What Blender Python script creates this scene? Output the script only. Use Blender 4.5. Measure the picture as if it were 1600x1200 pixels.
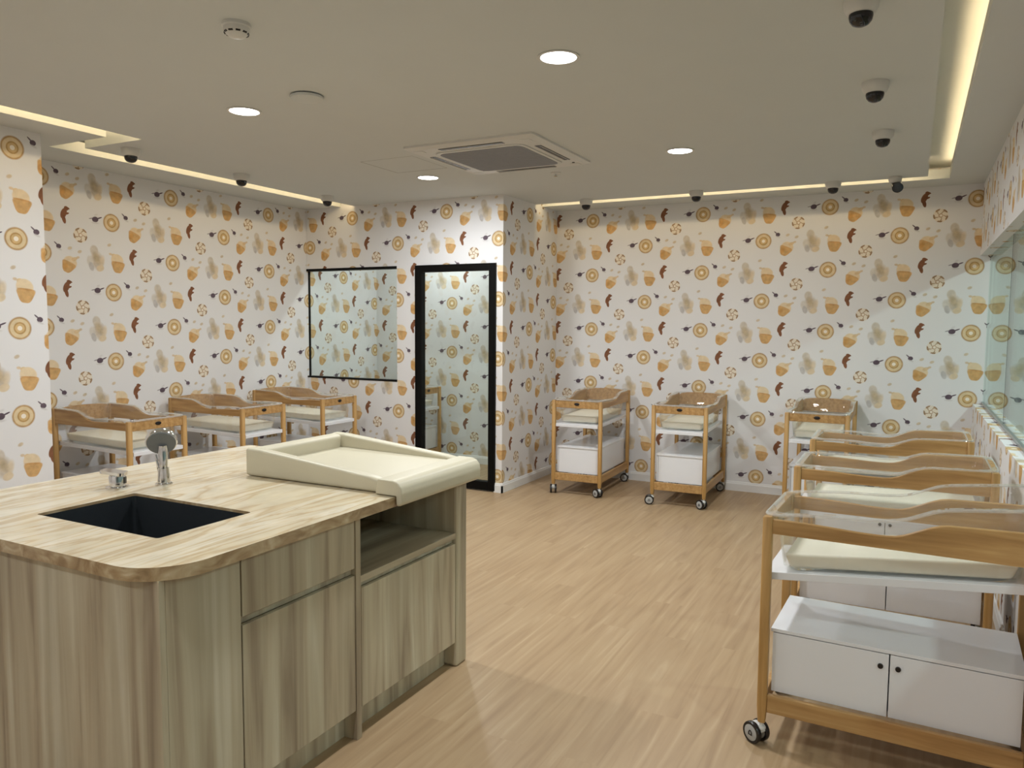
import bpy, bmesh, math, random
from mathutils import Matrix, Vector
random.seed(7)
for o in list(bpy.data.objects): bpy.data.objects.remove(o)
scene = bpy.context.scene
COL = scene.collection
R = math.radians

# ------------------------------------------------------------------ camera
CEIL = 2.70
camd = bpy.data.cameras.new('camera'); cam = bpy.data.objects.new('camera', camd); COL.objects.link(cam)
camd.sensor_width = 36.0; camd.lens = 27.0; camd.clip_start = .05
right = Vector((0.88667563, 0.46233300, 0.00738414)); down = Vector((0.04273338, -0.06603332, -0.99690193)); fwd = Vector((-0.46041306, 0.88424420, -0.07830719))
m = Matrix((right, -down, -fwd)).transposed().to_4x4(); m.translation = (0, 0, 1.55)
cam.matrix_world = m
scene.camera = cam

# ------------------------------------------------------------------ world, exposure
w = bpy.data.worlds.new('world'); scene.world = w; w.use_nodes = True
w.node_tree.nodes['Background'].inputs[0].default_value = (.8, .85, .9, 1)
w.node_tree.nodes['Background'].inputs[1].default_value = .02
scene.view_settings.view_transform = 'Standard'; scene.view_settings.look = 'None'
scene.view_settings.gamma = 1.0; scene.view_settings.use_curve_mapping = False
scene.view_settings.exposure = 0.0
try:
    scene.cycles.transparent_max_bounces = 32; scene.cycles.max_bounces = 8
except Exception: pass
DOWNLIGHT_W = 25.5
LED_E = 2.3
LAMP_COL = (.945, .98, 1.0)

# ------------------------------------------------------------------ materials
def srgb(r, g, b):
    f = lambda c: (c/255/12.92) if c/255 <= .04045 else ((c/255+.055)/1.055)**2.4
    return (f(r), f(g), f(b), 1)
def newmat(name):
    mt = bpy.data.materials.new(name); mt.use_nodes = True
    nt = mt.node_tree; nt.nodes.clear()
    out = nt.nodes.new('ShaderNodeOutputMaterial')
    return mt, nt, out
def link(nt, a, b): nt.links.new(a, b)
def principled(nt, out, color=None, rough=.5, metal=0., spec=.5):
    b = nt.nodes.new('ShaderNodeBsdfPrincipled')
    if color is not None: b.inputs['Base Color'].default_value = color
    b.inputs['Roughness'].default_value = rough; b.inputs['Metallic'].default_value = metal
    b.inputs['Specular IOR Level'].default_value = spec
    link(nt, b.outputs[0], out.inputs[0]); return b
def plain(name, color, rough=.5, metal=0., spec=.5, var=.04, vscale=30, bump=0.):
    mt, nt, out = newmat(name); b = principled(nt, out, color, rough, metal, spec)
    tc = nt.nodes.new('ShaderNodeTexCoord')
    n = nt.nodes.new('ShaderNodeTexNoise'); n.inputs['Scale'].default_value = vscale; link(nt, tc.outputs['Object'], n.inputs['Vector'])
    mr = nt.nodes.new('ShaderNodeMapRange'); mr.inputs[3].default_value = 1-var; mr.inputs[4].default_value = 1+var; link(nt, n.outputs[0], mr.inputs[0])
    mx = nt.nodes.new('ShaderNodeMix'); mx.data_type = 'RGBA'; mx.blend_type = 'MULTIPLY'; mx.inputs[0].default_value = 1
    mx.inputs[6].default_value = color; link(nt, mr.outputs[0], mx.inputs[7]); link(nt, mx.outputs[2], b.inputs['Base Color'])
    if bump:
        bp = nt.nodes.new('ShaderNodeBump'); bp.inputs['Strength'].default_value = bump; bp.inputs['Distance'].default_value = .002
        link(nt, n.outputs[0], bp.inputs['Height']); link(nt, bp.outputs[0], b.inputs['Normal'])
    return mt
def emit(name, color, strength):
    mt, nt, out = newmat(name); e = nt.nodes.new('ShaderNodeEmission')
    e.inputs[0].default_value = color; e.inputs[1].default_value = strength; link(nt, e.outputs[0], out.inputs[0]); return mt
def ramp(nt, stops):
    r = nt.nodes.new('ShaderNodeValToRGB'); el = r.color_ramp.elements
    while len(el) < len(stops): el.new(.5)
    for e, (p, c) in zip(el, stops): e.position = p; e.color = c
    return r
def grain(name, stops, scale, rough=.45, detail=5, coord='Object', second=None, bump=.05, spec=.4, dist=.4):
    """wood / stone: noise stretched along one axis (scale = per-axis frequency)"""
    mt, nt, out = newmat(name); b = principled(nt, out, None, rough, 0, spec)
    tc = nt.nodes.new('ShaderNodeTexCoord')
    src = tc.outputs['Object']
    if coord == 'World':
        g = nt.nodes.new('ShaderNodeNewGeometry'); src = g.outputs['Position']
    mp = nt.nodes.new('ShaderNodeMapping'); mp.inputs['Scale'].default_value = scale; link(nt, src, mp.inputs[0])
    n = nt.nodes.new('ShaderNodeTexNoise'); n.inputs['Scale'].default_value = 1; n.inputs['Detail'].default_value = detail
    n.inputs['Distortion'].default_value = dist; link(nt, mp.outputs[0], n.inputs['Vector'])
    r = ramp(nt, stops); link(nt, n.outputs[0], r.inputs[0]); colr = r.outputs[0]
    if second:
        sc, lo, hi = second
        mp2 = nt.nodes.new('ShaderNodeMapping'); mp2.inputs['Scale'].default_value = sc; link(nt, src, mp2.inputs[0])
        n2 = nt.nodes.new('ShaderNodeTexNoise'); n2.inputs['Scale'].default_value = 1; n2.inputs['Detail'].default_value = 3; link(nt, mp2.outputs[0], n2.inputs['Vector'])
        mr = nt.nodes.new('ShaderNodeMapRange'); mr.inputs[1].default_value = .3; mr.inputs[2].default_value = .7; mr.inputs[3].default_value = lo; mr.inputs[4].default_value = hi; link(nt, n2.outputs[0], mr.inputs[0])
        mx = nt.nodes.new('ShaderNodeMix'); mx.data_type = 'RGBA'; mx.blend_type = 'MULTIPLY'; mx.inputs[0].default_value = 1
        link(nt, colr, mx.inputs[6]); link(nt, mr.outputs[0], mx.inputs[7]); colr = mx.outputs[2]
    link(nt, colr, b.inputs['Base Color'])
    if bump:
        bp = nt.nodes.new('ShaderNodeBump'); bp.inputs['Strength'].default_value = bump; bp.inputs['Distance'].default_value = .001
        link(nt, n.outputs[0], bp.inputs['Height']); link(nt, bp.outputs[0], b.inputs['Normal'])
    return mt
def glass(name, tint, ior=1.45, haze=0., hazecol=(.9, .9, .9, 1)):
    mt, nt, out = newmat(name)
    t = nt.nodes.new('ShaderNodeBsdfTransparent'); t.inputs[0].default_value = tint
    g = nt.nodes.new('ShaderNodeBsdfGlossy'); g.inputs['Roughness'].default_value = .01; g.inputs[0].default_value = (.95, 1, .98, 1)
    f = nt.nodes.new('ShaderNodeFresnel')
    ge = nt.nodes.new('ShaderNodeNewGeometry'); mm = nt.nodes.new('ShaderNodeMath'); mm.operation = 'MULTIPLY_ADD'   # same reflectance from both sides of the sheet
    mm.inputs[1].default_value = 1/ior-ior; mm.inputs[2].default_value = ior; link(nt, ge.outputs['Backfacing'], mm.inputs[0]); link(nt, mm.outputs[0], f.inputs[0])
    mx = nt.nodes.new('ShaderNodeMixShader'); link(nt, f.outputs[0], mx.inputs[0]); link(nt, t.outputs[0], mx.inputs[1]); link(nt, g.outputs[0], mx.inputs[2])
    res = mx.outputs[0]
    if haze:
        d = nt.nodes.new('ShaderNodeBsdfDiffuse'); d.inputs[0].default_value = hazecol
        m2 = nt.nodes.new('ShaderNodeMixShader'); m2.inputs[0].default_value = haze; link(nt, res, m2.inputs[1]); link(nt, d.outputs[0], m2.inputs[2]); res = m2.outputs[0]
    link(nt, res, out.inputs[0]); return mt

# ---- wallpaper: printed sweets on a centred lattice (1.105 m x 0.5415 m), UV in metres from a doughnut centre
PW, PH = 1.105, .5415
PAPER = (.79, .785, .79, 1)
def wallpaper():
    mt, nt, out = newmat('sweets_wallpaper'); b = principled(nt, out, None, .75, 0, .25)
    N = nt.nodes
    def math_(op, a, b_=None, c=None):
        n = N.new('ShaderNodeMath'); n.operation = op
        for i, x in enumerate((a, b_, c)):
            if x is None: continue
            if isinstance(x, (int, float)): n.inputs[i].default_value = x
            else: link(nt, x, n.inputs[i])
        return n.outputs[0]
    uv = N.new('ShaderNodeUVMap'); sep = N.new('ShaderNodeSeparateXYZ'); link(nt, uv.outputs[0], sep.inputs[0])
    U, V = sep.outputs[0], sep.outputs[1]
    nz = N.new('ShaderNodeTexNoise'); nz.inputs['Scale'].default_value = 28; nz.inputs['Detail'].default_value = 3; link(nt, uv.outputs[0], nz.inputs['Vector'])
    rgb = N.new('ShaderNodeRGB'); rgb.outputs[0].default_value = PAPER
    state = {'c': rgb.outputs[0]}
    # everything below works on single numbers, so that the shader stays small in memory
    def cell(cx, cy):
        v1 = math_('DIVIDE', math_('SUBTRACT', V, cy), PH/2)
        r = math_('ROUND', v1); dv = math_('MULTIPLY', math_('SUBTRACT', v1, r), PH/2)
        u1 = math_('ADD', math_('DIVIDE', math_('SUBTRACT', U, cx), PW), math_('MULTIPLY', r, .5))
        du = math_('MULTIPLY', math_('SUBTRACT', u1, math_('ROUND', u1)), PW)
        return du, dv
    def local(p, x, y, rx, ry, rot=0):
        c, s_ = math.cos(R(rot)), math.sin(R(rot))
        dx = math_('SUBTRACT', p[0], x); dy = math_('SUBTRACT', p[1], y)
        a = math_('MULTIPLY_ADD', dx, c/rx, math_('MULTIPLY', dy, s_/rx))
        b_ = math_('MULTIPLY_ADD', dx, -s_/ry, math_('MULTIPLY', dy, c/ry))
        return a, b_
    def paint(mask, col, alpha=1.):
        mx = N.new('ShaderNodeMix'); mx.data_type = 'RGBA'
        if alpha < 1: mask = math_('MULTIPLY', mask, alpha)
        link(nt, mask, mx.inputs[0]); link(nt, state['c'], mx.inputs[6]); mx.inputs[7].default_value = col; state['c'] = mx.outputs[2]
    def soft(d, e=.06):
        mr = N.new('ShaderNodeMapRange'); mr.inputs[1].default_value = 1+e; mr.inputs[2].default_value = 1-e; link(nt, d, mr.inputs[0]); return mr.outputs[0]
    def ell(p, x, y, rx, ry, rot, col, alpha=1., e=.08):
        a, b_ = local(p, x, y, rx, ry, rot)
        paint(soft(math_('MULTIPLY_ADD', a, a, math_('MULTIPLY', b_, b_)), 2*e), col, alpha)
    def cup(p, x, y, wx, hy, rot, col, taper=.28):
        a, b_ = local(p, x, y, wx, hy, rot)
        ax = math_('DIVIDE', math_('ABSOLUTE', a), math_('MAXIMUM', math_('MULTIPLY_ADD', b_, taper, .85), .3))
        ay = math_('ABSOLUTE', b_)
        paint(soft(math_('ADD', math_('POWER', ax, 4.), math_('POWER', ay, 4.)), .25), col)
    gold, pale, orange = srgb(178, 138, 80), srgb(222, 202, 164), srgb(208, 168, 114)
    cream, brown, plum = srgb(228, 208, 174), srgb(132, 88, 62), srgb(98, 84, 94)
    taupe, beige, grey = srgb(198, 184, 164), srgb(220, 202, 172), srgb(192, 188, 186)
    # doughnut
    p = cell(0, 0)
    for rr, c in ((.069, gold), (.060, pale), (.037, srgb(186, 148, 92)), (.029, srgb(212, 182, 132)), (.0145, srgb(246, 236, 220))): ell(p, 0, 0, rr, rr, 0, c, 1, .07)
    # small plum with stem
    p = cell(.122, .059); ell(p, .002, -.006, .019, .017, 0, plum); ell(p, -.017, .012, .020, .005, -42, plum, .9); ell(p, .004, -.026, .022, .007, -20, grey, .5, .3)
    # stars
    for sx, sy in ((.208, .046), (.284, .026), (.527, .097)):
        p = cell(sx, sy); ell(p, 0, 0, .017, .011, 25, srgb(206, 188, 158), .85, .25)
    # tilted cupcake
    p = cell(.198, -.075)
    ell(p, .010, .016, .052, .044, -25, cream); ell(p, .042, .042, .024, .014, 20, srgb(220, 194, 152), .9); ell(p, .070, .056, .014, .009, 20, srgb(212, 188, 150), .8, .2)
    cup(p, -.010, -.020, .053, .042, -24, orange, .36); ell(p, -.030, -.012, .018, .026, -24, srgb(202, 150, 84), .7, .4)
    # cones bunch
    p = cell(.41, -.018)
    ell(p, .012, -.012, .048, .066, 12, taupe, .85, .25); ell(p, -.010, .062, .032, .040, 8, srgb(204, 194, 178), .85, .15); ell(p, -.045, -.020, .026, .040, 10, srgb(212, 206, 196), .8, .2)
    ell(p, .052, -.016, .020, .044, -12, beige, .7, .3); ell(p, -.036, -.060, .020, .034, 16, grey, .9, .15); ell(p, .036, -.070, .032, .024, 20, beige, .95, .12); ell(p, .008, .006, .024, .045, 25, srgb(186, 164, 122), .6, .4)
    # upright cupcake with swirl
    p = cell(.586, -.038)
    ell(p, -.020, .052, .022, .018, -30, srgb(222, 196, 154)); ell(p, -.050, .066, .014, .009, -10, srgb(212, 186, 146), .8, .25); ell(p, .006, .022, .053, .046, -24, cream)
    cup(p, .010, -.034, .057, .044, -5, orange, .32); ell(p, .010, .006, .050, .006, -6, srgb(196, 148, 90), .6, .3)
    # brown bear standing
    p = cell(.729, .019)
    ell(p, -.006, .008, .022, .042, -22, brown); ell(p, .015, .046, .018, .015, -30, brown); ell(p, .030, .048, .012, .006, -32, brown); ell(p, .016, .008, .020, .008, 18, brown); ell(p, -.006, -.034, .014, .034, 14, brown)
    # swirl lollipop
    p = cell(.847, -.121); ell(p, 0, 0, .054, .054, 0, srgb(232, 222, 206))
    L = math_('SQRT', math_('MULTIPLY_ADD', p[0], p[0], math_('MULTIPLY', p[1], p[1])))
    sw = math_('SINE', math_('ADD', math_('MULTIPLY', math_('ARCTAN2', p[1], p[0]), 5.), math_('MULTIPLY', L, 75)))
    ring = math_('MULTIPLY', math_('LESS_THAN', L, .055), math_('GREATER_THAN', L, .043))
    paint(math_('MULTIPLY', ring, math_('GREATER_THAN', sw, -.2)), srgb(164, 136, 106))
    arm = math_('MULTIPLY', math_('LESS_THAN', L, .044), math_('GREATER_THAN', L, .012))
    paint(math_('MULTIPLY', arm, math_('GREATER_THAN', sw, .80)), srgb(184, 160, 130)); ell(p, 0, 0, .017, .017, 0, srgb(190, 164, 134)); ell(p, .002, 0, .010, .010, 0, srgb(238, 228, 214))
    # plum with leaves
    p = cell(.97, .015)
    ell(p, 0, -.004, .026, .021, 10, plum); ell(p, .034, .010, .024, .005, 22, plum); ell(p, -.034, .000, .018, .004, 14, plum, .7); ell(p, .0, -.030, .028, .008, 0, grey, .45, .4); ell(p, .006, .030, .016, .008, 30, grey, .35, .4)
    # watercolour mottling where there is ink
    bw = N.new('ShaderNodeRGBToBW'); link(nt, state['c'], bw.inputs[0])
    ink = math_('MINIMUM', math_('MULTIPLY', math_('SUBTRACT', PAPER[1], bw.outputs[0]), 2.), .8)
    mot = math_('MULTIPLY_ADD', nz.outputs[0], 1.0, .5)
    fac = math_('MULTIPLY_ADD', math_('MAXIMUM', ink, 0.), math_('SUBTRACT', mot, 1.), 1.)
    cc = N.new('ShaderNodeCombineColor')
    for i in range(3): link(nt, fac, cc.inputs[i])
    mx = N.new('ShaderNodeMix'); mx.data_type = 'RGBA'; mx.blend_type = 'MULTIPLY'; mx.inputs[0].default_value = 1
    link(nt, state['c'], mx.inputs[6]); link(nt, cc.outputs[0], mx.inputs[7])
    link(nt, mx.outputs[2], b.inputs['Base Color']); return mt

M = {}
M['paper'] = wallpaper()
M['ceiling'] = plain('ceiling_paint', (.64, .665, .66, 1), .9, 0, .1, .015, 4)
M['white_paint'] = plain('white_gloss_paint', (.80, .80, .79, 1), .4, 0, .4, .01, 10)
M['melamine'] = plain('white_melamine', (.79, .80, .83, 1), .22, 0, .5, .01, 10)
M['black_metal'] = plain('black_aluminium', (.0025, .0025, .0025, 1), .5, 0, .15, .1, 40)
M['black_plastic'] = plain('black_plastic', (.012, .010, .011, 1), .25, 0, .5, .1, 40)
M['dome_black'] = plain('smoked_dome', (.006, .006, .010, 1), .08, 0, .6, .05, 10)
M['white_plastic'] = plain('white_plastic', (.66, .66, .64, 1), .4, 0, .5, .01, 20)
M['grey_plastic'] = plain('grey_plastic', (.42, .42, .41, 1), .4, 0, .5, .03, 40)
M['grille'] = plain('grey_grille', (.30, .31, .34, 1), .7, 0, .2, .12, 160, .3)
M['chrome'] = plain('chrome', (.72, .72, .73, 1), .10, 1, .5, .02, 20)
M['spray_face'] = plain('grey_spray_face', (.15, .16, .165, 1), .5, 0, .5, .06, 300)
M['sink'] = plain('dark_steel', (.085, .098, .110, 1), .26, .75, .5, .06, 60)
M['aluminium'] = plain('grey_aluminium', (.36, .38, .38, 1), .35, .6, .5, .03, 30)
M['leather'] = plain('cream_leatherette', srgb(198, 191, 168), .42, 0, .4, .02, 140, .12)
M['mattress'] = plain('cream_mattress', srgb(232, 228, 210), .6, 0, .3, .03, 60, .15)
M['dark'] = plain('dark_joint_and_shadow', (.02, .018, .015, 1), .8, 0, .1, .05, 20)  # dark glass joints, and painted shade behind the round cover plate
M['shadow_line'] = plain('painted_shadow_line', (.22, .21, .19, 1), .9, 0, .1, .05, 20)  # colour standing in for the shade in the hatch gaps
M['wood'] = grain('birch_wood', [(.25, srgb(156, 117, 70)), (.5, srgb(182, 142, 90)), (.75, srgb(198, 162, 110))], (3, 40, 40), .4, second=((2.5, 3, 3), .86, 1.12))
M['wood_post'] = grain('birch_wood_post', [(.25, srgb(160, 120, 66)), (.5, srgb(184, 144, 88)), (.75, srgb(200, 163, 108))], (40, 40, 3), .4, second=((6, 6, 1.5), .9, 1.1))
M['cabinet'] = grain('pale_oak_laminate', [(.30, srgb(146, 132, 112)), (.45, srgb(178, 166, 142)), (.6, srgb(190, 182, 158)), (.75, srgb(208, 202, 182))], (16, 16, .8), .45, coord='World', second=((7, 7, .35), .86, 1.1), dist=.6)
M['cabinet_flat'] = grain('pale_oak_laminate_flat', [(.30, srgb(150, 136, 114)), (.5, srgb(182, 170, 146)), (.75, srgb(204, 196, 174))], (16, .8, 16), .45, coord='World')
M['stone'] = grain('beige_marble', [(.20, srgb(196, 180, 150)), (.36, srgb(210, 198, 172)), (.45, srgb(206, 192, 163)), (.495, srgb(188, 167, 132)), (.535, srgb(208, 194, 166)), (.62, srgb(217, 208, 187)), (.72, srgb(202, 185, 154)), (.80, srgb(214, 203, 180))], (7.5, 1.25, 9), .15, detail=7, coord='World', second=((22, 9, 22), .90, 1.06), bump=0, dist=1.6)
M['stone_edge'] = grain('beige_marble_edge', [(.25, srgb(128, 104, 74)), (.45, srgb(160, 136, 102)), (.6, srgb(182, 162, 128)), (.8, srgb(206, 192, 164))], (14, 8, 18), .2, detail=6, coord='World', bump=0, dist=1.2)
def floor_mat():
    mt, nt, out = newmat('oak_vinyl_floor'); b = principled(nt, out, None, .42, 0, .4)
    g = nt.nodes.new('ShaderNodeNewGeometry')
    mp = nt.nodes.new('ShaderNodeMapping'); mp.inputs['Rotation'].default_value = (0, 0, R(90)); link(nt, g.outputs['Position'], mp.inputs[0])
    br = nt.nodes.new('ShaderNodeTexBrick'); br.inputs['Color1'].default_value = (0, 0, 0, 1); br.inputs['Color2'].default_value = (1, 1, 1, 1); br.inputs['Mortar'].default_value = (.4, .4, .4, 1)
    br.inputs['Scale'].default_value = 1; br.inputs['Brick Width'].default_value = 1.22; br.inputs['Row Height'].default_value = .152; br.inputs['Mortar Size'].default_value = .0006; br.offset = .37
    link(nt, mp.outputs[0], br.inputs['Vector'])
    sh = nt.nodes.new('ShaderNodeVectorMath'); sh.operation = 'MULTIPLY_ADD'; sh.inputs[1].default_value = (1.3, 2.1, 3.0); link(nt, br.outputs['Color'], sh.inputs[0]); link(nt, g.outputs['Position'], sh.inputs[2])
    mp2 = nt.nodes.new('ShaderNodeMapping'); mp2.inputs['Scale'].default_value = (22, 1.3, 1); link(nt, sh.outputs[0], mp2.inputs[0])
    n = nt.nodes.new('ShaderNodeTexNoise'); n.inputs['Scale'].default_value = 1; n.inputs['Detail'].default_value = 5; n.inputs['Distortion'].default_value = .9; link(nt, mp2.outputs[0], n.inputs['Vector'])
    r = ramp(nt, [(.25, srgb(156, 129, 98)), (.45, srgb(170, 143, 110)), (.6, srgb(176, 150, 117)), (.8, srgb(190, 166, 134))]); link(nt, n.outputs[0], r.inputs[0])
    mr = nt.nodes.new('ShaderNodeMapRange'); mr.inputs[3].default_value = .985; mr.inputs[4].default_value = 1.012; link(nt, br.outputs['Color'], mr.inputs[0])
    mx = nt.nodes.new('ShaderNodeMix'); mx.data_type = 'RGBA'; mx.blend_type = 'MULTIPLY'; mx.inputs[0].default_value = 1
    link(nt, r.outputs[0], mx.inputs[6]); link(nt, mr.outputs[0], mx.inputs[7]); link(nt, mx.outputs[2], b.inputs['Base Color'])
    return mt
M['floor'] = floor_mat()
M['glass'] = glass('clear_glass', (.93, .97, .95, 1))
M['glass_green'] = glass('green_tinted_glass', (.80, .90, .87, 1), 1.52)
M['acrylic'] = glass('clear_acrylic', (.985, .98, .975, 1), 1.42, .035)
M['acrylic_edge'] = glass('acrylic_rolled_edge', (.96, .955, .95, 1), 1.45, .18, (.95, .93, .91, 1))  # haze whitens the rim to imitate light caught in its edge
M['lamp'] = emit('lamp_diffuser', (1, .98, .95, 1), 14.0)
M['led'] = emit('warm_led_tape', (1, .75, .42, 1), LED_E*10)
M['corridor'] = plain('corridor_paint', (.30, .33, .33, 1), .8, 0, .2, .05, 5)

# ------------------------------------------------------------------ mesh helpers
def box(bm, x0, x1, y0, y1, z0, z1, bev=0, seg=2):
    r = bmesh.ops.create_cube(bm, size=1.0)
    vs = r['verts']
    for v in vs:
        v.co = Vector((x0+(v.co.x+.5)*(x1-x0), y0+(v.co.y+.5)*(y1-y0), z0+(v.co.z+.5)*(z1-z0)))
    if bev:
        es = list({e for v in vs for e in v.link_edges})
        bmesh.ops.bevel(bm, geom=es, offset=bev, segments=seg, affect='EDGES', profile=.5)
    return vs
def cyl(bm, c, axis, r0, r1, h, seg=20):
    """frustum from c along axis"""
    q = Vector((0, 0, 1)).rotation_difference(Vector(axis).normalized()).to_matrix().to_4x4()
    bmesh.ops.create_cone(bm, cap_ends=True, segments=seg, radius1=r0, radius2=r1, depth=h, matrix=Matrix.Translation(c) @ q @ Matrix.Translation((0, 0, h/2)))
def lathe(bm, prof, seg=28, mat=None):
    """prof: list of (r,z) -> surface of revolution around z"""
    rings = []
    for r, z in prof:
        if r < 1e-6: rings.append([bm.verts.new((0, 0, z))])
        else: rings.append([bm.verts.new((r*math.cos(2*math.pi*i/seg), r*math.sin(2*math.pi*i/seg), z)) for i in range(seg)])
    for a, b in zip(rings, rings[1:]):
        for i in range(seg):
            j = (i+1) % seg
            if len(a) == 1 and len(b) == 1: continue
            if len(a) == 1: bm.faces.new((a[0], b[i], b[j]))
            elif len(b) == 1: bm.faces.new((a[j], a[i], b[0]))
            else: bm.faces.new((a[i], a[j], b[j], b[i]))
    vs = [v for rg in rings for v in rg]
    if mat: bmesh.ops.transform(bm, matrix=mat, verts=vs)
    return vs
def prism(bm, pts, z0, z1):
    lo = [bm.verts.new((x, y, z0)) for x, y in pts]; hi = [bm.verts.new((x, y, z1)) for x, y in pts]
    n = len(pts)
    bm.faces.new(hi); bm.faces.new(lo[::-1])
    for i in range(n): bm.faces.new((lo[i], lo[(i+1) % n], hi[(i+1) % n], hi[i]))
    return lo+hi
def mesh(name, fn, *a, smooth=False, uv=None, **k):
    bm = bmesh.new(); fn(bm, *a, **k)
    bmesh.ops.recalc_face_normals(bm, faces=bm.faces)
    if uv:
        lay = bm.loops.layers.uv.new('UVMap')
        for f in bm.faces:
            for l in f.loops: l[lay].uv = uv(l.vert.co, f.normal)
    me = bpy.data.meshes.new(name); bm.to_mesh(me); bm.free()
    if smooth:
        for p in me.polygons: p.use_smooth = True
        try: me.set_sharp_from_angle(angle=R(38))
        except Exception: pass
    return me
def obj(name, me, mat, parent=None, loc=(0, 0, 0), rot=(0, 0, 0)):
    if mat is not None and not me.materials: me.materials.append(M[mat])
    o = bpy.data.objects.new(name, me); COL.objects.link(o)
    o.location = loc; o.rotation_euler = rot
    if parent is not None: o.parent = parent
    return o
def thing(name, label, cat, loc=(0, 0, 0), rot=(0, 0, 0), group=None):
    o = bpy.data.objects.new(name, None); COL.objects.link(o); o.location = loc; o.rotation_euler = rot
    o.empty_display_size = .1; o['label'] = label; o['category'] = cat
    if group: o['group'] = group
    return o
def tag(o, label, cat, group=None):
    o['label'] = label; o['category'] = cat
    if group: o['group'] = group
    return o
def struct(o, label=None, cat=None):
    o['kind'] = 'structure'
    if label: o['label'] = label
    if cat: o['category'] = cat
    return o
def boxes(bm, lst, bev=0):
    for b_ in lst: box(bm, *b_, bev=bev)

# ------------------------------------------------------------------ room shell
XL, XN, XD, XR, YB, YD, YN, YF = -5.60, -4.85, -3.29, .455, 7.30, 6.128, 2.96, -1.8
TOP = 2.86
Z0 = 2.583
def paper_uv(ux, uy, flip=1):
    def f(co, n):
        if abs(n.x) > .6: return (flip*(co.y-uy), co.z-Z0)
        if abs(n.y) > .6: return (co.x-ux, co.z-Z0)
        return (flip*(co.y-uy), co.z-Z0+(co.x-XR))
    return f
def wall(name, lst, ux, uy, label, flip=1):
    return struct(obj(name, mesh(name, boxes, lst, uv=paper_uv(ux, uy, flip)), 'paper'), label, 'wall')
floor = struct(obj('floor', mesh('floor', box, XL-.1, 2.6, YF-.1, YB+.1, -.08, 0), 'floor'), 'pale oak plank floor of the whole nursery', 'floor')
wall_back = wall('wall_back', [(XD-.1, .53, YB, YB+.1, 0, TOP)], -2.898, 0, 'sweets-patterned wallpaper wall behind the three cots at the far end')
wall_annex_back = wall('wall_annex_back', [(XL, XD-.1, YB, YB+.1, 0, TOP)], -4.008, 0, 'patterned wall seen through the glass door at the far left')
wall_left = wall('wall_left', [(XL-.1, XL, YN, YB+.1, 0, TOP)], 0, 4.501, 'patterned side wall behind the row of three cots at left')
wall_near = wall('wall_near_left', [(XN-.85, XN, YF, YN, 0, TOP)], -4.0, 2.787, 'bright patterned wall projecting at the left edge of the photo')
wall_partition = wall('wall_partition', [
    (XL, XD, YD, YD+.08, 2.097, TOP), (XL, -4.232, YD, YD+.08, 0, .975), (-4.457, -4.232, YD, YD+.08, .975, 2.097), (-3.356, XD, YD, YD+.08, 0, 2.097)],
    -3.89, 6.668, 'patterned partition wall holding the black framed door and square window')
wall_pillar = wall('wall_pillar', [(XD-.1, XD, YD+.08, YB, 0, TOP)], -2.9, 6.668, 'narrow shaded wall return between glass door and far wall')
wall_right = wall('wall_right', [(XR, .60, YF, YB, 0, .925), (XR, .60, YF, YB, 2.125, TOP)], 0, 6.9, 'patterned right wall below and above the long viewing glass', -1)
wall_front = wall('wall_front', [(XN, XR+.15, YF-.1, YF, 0, TOP)], -2.9, 0, 'patterned wall behind the camera')
# ceiling: centre raft, two borders, lid above; warm cove slots run between raft and borders
def poly(bm, pts, z0, z1): prism(bm, pts, z0, z1)
ceiling = struct(obj('ceiling', mesh('ceiling', poly, [(-4.40, YF), (.05, YF), (.05, 6.79), (XD, 6.79), (XD, YD), (-4.97, YD), (-4.97, 3.33), (-4.40, 3.33)], CEIL, 2.85), 'ceiling'), 'plain matte ceiling raft carrying lights and cameras', 'ceiling')
cb = obj('ceiling_border', mesh('ceiling_border', poly, [(XN, YF), (-4.55, YF), (-4.55, 3.19), (-5.14, 3.19), (-5.14, YD), (XL, YD), (XL, YN), (XN, YN)], CEIL, 2.735), 'ceiling', ceiling)
cb = obj('ceiling_border', mesh('ceiling_border', poly, [(.20, YF), (XR, YF), (XR, YB), (XD, YB), (XD, 6.94), (.20, 6.94)], CEIL, 2.735), 'ceiling', ceiling)
obj('ceiling_lid', mesh('ceiling_lid', box, XL-.1, .62, YF-.1, YB+.1, 2.85, 2.93), 'ceiling', ceiling)
obj('ceiling_annex', mesh('ceiling_annex', box, XL, XD-.1, YD+.08, YB, CEIL, 2.85), 'ceiling', ceiling)
def lips(bm, lst):
    for b_ in lst: box(bm, *b_)
obj('cove_lip', mesh('cove_lip', lips, [(-4.565, -4.55, YF, 3.19, 2.735, 2.775), (-5.14, -4.565, 3.175, 3.19, 2.735, 2.775), (-5.155, -5.14, 3.175, YD, 2.735, 2.775)]), 'ceiling', ceiling)
obj('cove_lip', mesh('cove_lip', lips, [(.20, .215, YF, 6.955, 2.735, 2.775), (XD, .20, 6.94, 6.955, 2.735, 2.775)]), 'ceiling', ceiling)
# LED tapes on the border ledges
def led(x0, x1, y0, y1, label, z0=2.736):
    tag(obj('led_strip', mesh('led_strip', box, x0, x1, y0, y1, z0, z0+.010), 'led'), label, 'light strip', 'warm cove light strips')
led(.245, .257, YF+.02, 6.99, 'warm light strip in the ceiling slot along the glass side')
led(XD+.02, .03, 6.791, 6.799, 'warm light strip in the ceiling slot along the far wall', 2.765)
led(-4.979, -4.971, 3.37, YD-.02, 'warm light strip in the ceiling slot over the left cots', 2.765)
led(-5.13, -4.60, 3.150, 3.162, 'warm light strip in the short cross slot at upper left', 2.772)
led(-4.409, -4.401, YF+.02, 3.30, 'warm light strip in the ceiling slot at the left edge', 2.765)
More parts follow.
